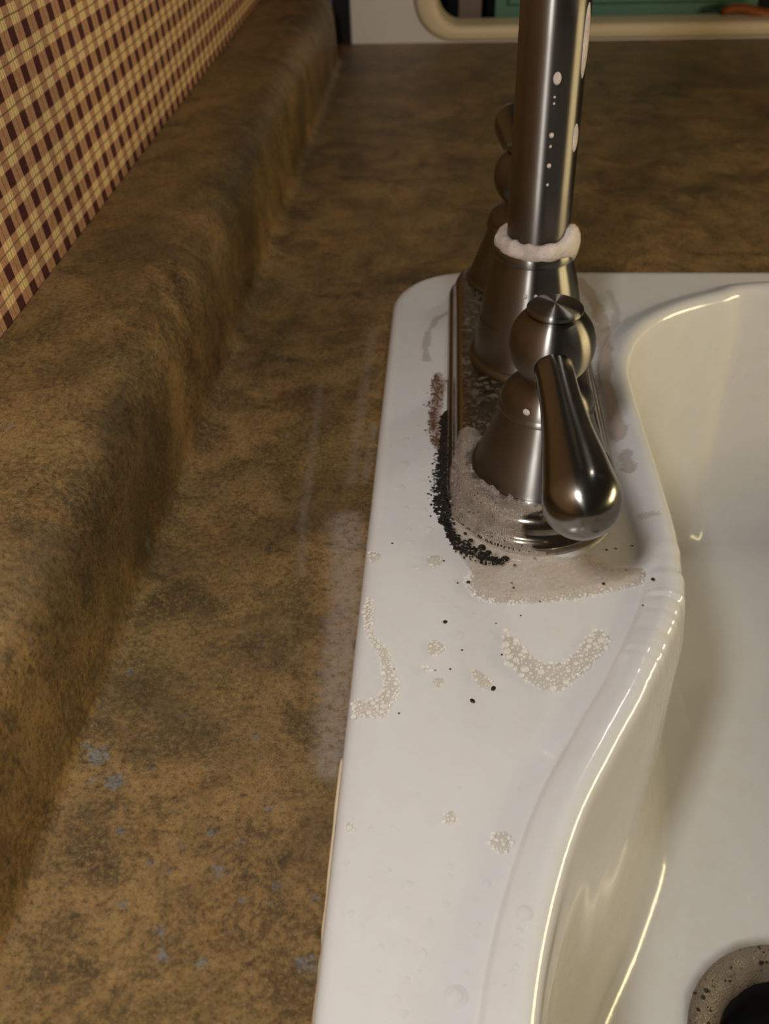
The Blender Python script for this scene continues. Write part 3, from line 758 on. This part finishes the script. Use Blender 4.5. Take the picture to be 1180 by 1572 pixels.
for i, (x, y, r) in enumerate(PATCH_ROUND):
    rx, ry = r, r*1.15
    if i == 3: rx, ry = r*0.75, r*1.5
    rot = 0.6 if i == 3 else 0.0
    poly = []
    for k in range(22):
        a = 2*math.pi*k/22; w = 1 + 0.08*math.sin(3*a+i)
        px, py = rx*w*math.cos(a), ry*w*math.sin(a); poly.append((x+px*math.cos(rot)-py*math.sin(-rot)*-1, y+px*math.sin(rot)+py*math.cos(rot)))
    if i == 8:
        o = empty('bubble_patch', (x, y, 8), LAB[i], 'bubbles')
        V, F = dome((x, y, 8.05), r*1.25, 0.9, 24, 5); link('water_film', V, F, M_DROP, o)
        V, F = dome((x, y, 8.4), r*0.8, 1.0, 20, 5); link('bubble', V, F, M_FAINT, o)
        continue
    patch(poly, (x, y, 8), LAB[i], {0: 9, 1: 12, 2: 26, 3: 14, 4: 14, 5: 34, 6: 7, 7: 5, 9: 7}[i], 0.3, 0.95 if i != 2 else 1.1, 10+i)

ORD = ['lowest', 'second lowest', 'third lowest', 'fourth lowest', 'fifth lowest', 'sixth lowest', 'seventh lowest', 'eighth lowest', 'ninth lowest', 'tenth lowest', 'eleventh lowest', 'twelfth lowest', 'thirteenth lowest', 'fourteenth lowest']
def place_labels(items, cols, fmt):
    """one label per item: its column, left to right, and its rank upward in the picture"""
    names = {1: [''], 2: ['left', 'right'], 3: ['left', 'middle', 'right']}[cols]
    order = sorted(range(len(items)), key=lambda i: items[i][0]); out = [None]*len(items)
    for c in range(cols):
        part = order[c*len(items)//cols:(c+1)*len(items)//cols]
        for k, i in enumerate(sorted(part, key=lambda i: items[i][1])): out[i] = fmt.format(rank=ORD[k], col=names[c])
    return out
def drops(lst, z, label, group, name='water_drop', mat=None, hr=0.42, cols=1):
    labels = place_labels(lst, cols, label) if '{' in label else [label]*len(lst)
    for (x, y, r), label in zip(lst, labels):
        q = rng.uniform(0.9, 1.2)
        V, F = dome((x, y, z), r, r*hr, 14, 4, q)
        tag(link(name, V, F, mat or M_DROP, origin=(x, y, z)), label, 'drop', group)
drops([d for d in DROPS if d[1] > 200], 8.0, 'clear drop on deck left of the faucet foam, {rank} in the {col} column', 'water drops beside the faucet foam', cols=2)
drops([d for d in DROPS if d[1] <= 200], 8.0, 'clear drop on the near white deck, {rank} in the {col} third of them', 'water drops on the near deck', cols=3)
def bead_z(x, y):
    i = int(np.argmin((PB[:, 0]-x)**2+(PB[:, 1]-y)**2)); d = float((np.array([x, y])-PB[i])@NIN[i])
    return float(np.interp(d, [b[0] for b in bead[:14]], [b[1] for b in bead[:14]]))
for (x, y, r), lab in zip(RIM_DROPS, place_labels(RIM_DROPS, 1, 'clear water drop on the raised bowl rim, the {rank} of the rim drops')): drops([(x, y, r)], bead_z(x, y)-0.25, lab, 'water drops on the bowl rim', hr=0.6)

bl = place_labels([(q[0], q[2]) for q in BASIN_DROPS], 1, 'faint water drop on the far inner wall of the basin, the {rank}')
for i, (x, y, z, r) in enumerate(BASIN_DROPS):
    v0, f0 = dome((0, 0, 0), r, r*0.45, 12, 4)
    V = [(x+a, y-c, z+b_) for a, b_, c in v0]
    tag(link('water_drop', V, f0, M_DROP, origin=(x, y, z)), bl[i], 'drop', 'water drops on the far basin wall')
drops(BASIN_FLOOR_DROPS, -165.0, 'faint water drop on the basin floor, the {rank} in view', 'water drops on the basin floor')
def crumb(x, y, z, r, sx, seed):
    rr = random.Random(seed); v, f = dome((0, 0, 0), r, r*0.6, 8, 3, sx)
    a = rr.uniform(0, 3)
    return [(x + (px*math.cos(a)-py*math.sin(a))*(1+0.15*hnoise(px*2, py*2, seed)), y + px*math.sin(a)+py*math.cos(a), z+pz) for px, py, pz in v], f
crumb_labels = {0: 'roundest black crumb, alone on the deck below the faucet foam', 1: 'black crumb at the left tip of the foam puddle', 2: 'long black crumb at the lower end of the slanted bubble cluster', 3: 'black crumb below and left of the slanted bubble cluster'}
sl = place_labels(SPECKS[4:], 2, 'tiny black dirt speck on the white deck, {rank} in the {col} half of them')
for i, (x, y, r) in enumerate(SPECKS):
    zz = max(8.0, surface_z(x, y) + max(0, foam_depth(x, y))) if y > 255 else 8.0
    if x > 74: zz = bead_z(x, y)
    V, F = crumb(x, y, zz-0.05, max(0.28, r*0.95), 1.5 if i in (2, 3) else 1.1, i)
    tag(link('dirt_crumb', V, F, M_SPECK, origin=(x, y, zz)), crumb_labels.get(i) or sl[i-4], 'dirt', None if i in crumb_labels else 'tiny dirt specks')

# black mold and brown grime along the plate
def crust(path, n, width, rmin, rmax, seed, bias=0.0):
    rr = random.Random(seed); L = [math.dist(a, b) for a, b in zip(path, path[1:])]; tot = sum(L); parts = []
    for q in range(n):
        s = rr.random()*tot; i = 0
        while s > L[i] and i < len(L)-1: s -= L[i]; i += 1
        t = min(1, s/L[i]); a, b = path[i], path[i+1]
        tx, ty = (b[0]-a[0])/L[i], (b[1]-a[1])/L[i]; frac = (sum(L[:i])+s)/tot
        wloc = width*(0.35+0.65*math.sin(math.pi*min(1, max(0, frac*0.9+0.08))))*(1+0.5*hnoise(frac*14, 0, seed))
        off = rr.gauss(bias, wloc*0.5)
        x = a[0]+t*(b[0]-a[0]) - ty*off; y = a[1]+t*(b[1]-a[1]) + tx*off
        r = rmin+(rmax-rmin)*rr.random()**2
        parts.append(dome((x, y, max(8.0, surface_z(x, y)-0.3) + (max(0, foam_depth(x, y)) if y < 305 else 0)), r*rr.uniform(.7, 1.2), r*0.4, 7, 2, rr.uniform(0.7, 1.6)))
    return join(parts)
V, F = crust(MOLD_PATH, 3200, 4.0, 0.25, 1.0, 5, -0.5)
tag(link('black_mold', V, F, M_MOLD, origin=(8, 310, 8), kind='stuff'), 'crust of black mold along the left foot of the faucet plate', 'mold')
V, F = crust(BROWN_PATH, 800, 3.6, 0.22, 0.7, 6, -1.0)
tag(link('brown_grime', V, F, M_BROWN, origin=(-2, 370, 8), kind='stuff'), 'speckled brown grime on the deck left of the faucet plate, beyond the black mold', 'grime')

# caulk bead on the worktop beside the sink
cp = [(x-0.3, y) for x, y in CAULK] + [(CAULK[-1][0]+0.6, 60), (CAULK[-1][0]+0.6, -280)]
cpath = [(x + 0.35*hnoise(i*0.8, 0, 8), y, 0.5) for i, (x, y) in enumerate(cp)]
cpath = smooth_profile(cpath, 8)
V, F = sweep(cpath, [0.85+0.25*hnoise(i*0.3, 1, 2) for i in range(len(cpath))], 12, 0.9)
tag(link('caulk_bead', V, F, M_CAULK, origin=(-33, 120, 0)), 'thin yellowed bead of caulk along the left edge of the white sink', 'sealant')

# ------------------------------------------------------------------ far end of the counter
app = empty('kitchen_appliance', (150, 1164, 0), 'white appliance with a rounded cream-framed opening at the far end of the counter', 'appliance')
YB = 1164.0
def rr_ring(x0, x1, z0, z1, r, y):
    return [(x, y, z) for x, z in rounded_rect(x0, x1, z0, z1, r, 14)]
# shell: front face with a rounded opening, sides, back
def body():
    o = [(-114, 0), (560, 0), (560, 330), (-114, 330)]
    n = len(rounded_rect(0, 100, 0, 100, 10, 14))
    inn = rounded_rect(-42, 520, 1.5, 250, 44, 14)
    cx, cz = 220, 130; out = []
    for x, z in inn:
        dx, dz = x-cx, z-cz
        t = min([((560-cx) if dx > 0 else (cx+114))/abs(dx) if dx else 1e9, ((330-cz) if dz > 0 else cz)/abs(dz) if dz else 1e9])
        out.append((cx+dx*t, cz+dz*t))
    # put true corners on the outer ring
    for (ox, oz) in o:
        k = min(range(n), key=lambda i: math.hypot(out[i][0]-ox, out[i][1]-oz)); out[k] = (ox, oz)
    R = [[(x, YB+150, z) for x, z in out], [(x, YB+2, z) for x, z in out], [(x+(2 if x < 0 else -2 if x > 550 else 0), YB, min(z, 328)) for x, z in out],
         [(x, YB, z) for x, z in inn], [(x, YB+10, z) for x, z in inn]]
    return loft(R)
V, F = body(); link('housing', V, F, M_WHITE, app, auto=35)
def frame_rings():
    R = []
    for ins, y in [(0.6, 10), (0.6, -1), (1.8, -3.2), (4, -4.4), (9, -4.8), (13, -4.0), (15.2, -2), (16, 2), (17, 30)]:
        R.append([(x, YB+y, z) for x, z in rounded_rect(-42+ins*1.6, 520-ins*1.6, 1.5+ins, 250-ins, 44-ins*1.1, 14)])
    return R
V, F = loft(frame_rings()); fr = link('window_frame', V, F, M_CREAM, app); fr['label'] = 'rounded cream frame'
V = [(-60, YB+140, 0.5), (540, YB+140, 0.5), (540, YB+140, 300), (-60, YB+140, 300), (-60, YB+30, 0.5), (540, YB+30, 0.5), (540, YB+30, 300), (-60, YB+30, 300)]
link('cavity', V, [(0, 1, 2, 3), (0, 4, 5, 1), (2, 6, 7, 3), (0, 3, 7, 4), (1, 5, 6, 2)], M_CAVITY, app, smooth=False)
def box(x0, x1, y0, y1, z0, z1, bev=0):
    b = bev
    R = [[(x0, y0, z0+b), (x1, y0, z0+b), (x1, y1, z0+b), (x0, y1, z0+b)], [(x0, y0, z1-b), (x1, y0, z1-b), (x1, y1, z1-b), (x0, y1, z1-b)],
         [(x0+b, y0+b, z1), (x1-b, y0+b, z1), (x1-b, y1-b, z1), (x0+b, y1-b, z1)]]
    return loft(R, True, True, True)
V, F = box(8, 34, YB+60, YB+66, 0.6, 240, 1)
tag(link('grey_post', V, F, M_POST, origin=(21, YB+63, 0.6), smooth=False), 'blurred grey upright seen inside the framed opening, left of the teal box', 'post')
teal = empty('teal_box', (200, YB+60, 0.6), 'teal green box with a recessed front panel seen inside the framed opening', 'box')
V, F = box(50, 345, YB+52, YB+120, 0.6, 160, 2); link('case', V, F, M_TEAL, teal, smooth=False)
R = []
for x0, x1, z0, z1, y in [(62, 333, 26, 148, 52), (66, 329, 29, 145, 48), (72, 323, 34, 140, 48), (75, 320, 37, 137, 51.6)]:
    R.append([(x0, YB+y, z0), (x1, YB+y, z0), (x1, YB+y, z1), (x0, YB+y, z1)])
V, F = loft(R, True, False, True); link('front_panel', V, F, M_TEAL, teal, smooth=False)
path = [(300+i*9, YB+24+2*math.sin(i), 22+3*math.sin(i*0.8)) for i in range(14)]
V, F = sweep(path, [5+3*math.sin(math.pi*(i+0.6)/14.5) for i in range(14)], 16, 0.7)
V = [(a, b, c-0.0) for a, b, c in V]
tag(link('wooden_spoon', V, F, M_WOOD, origin=(350, YB+24, 17)), 'orange-brown wooden piece lying on the sill of the framed opening, far right', 'utensil')
V, F = box(-133, -115.5, YB-2, YB+30, 0.1, 300, 1)
tag(link('black_strip', V, F, M_BLACK, origin=(-124, YB+14, 0), smooth=False), 'upright black strip between the backsplash end and the white appliance', 'strip')
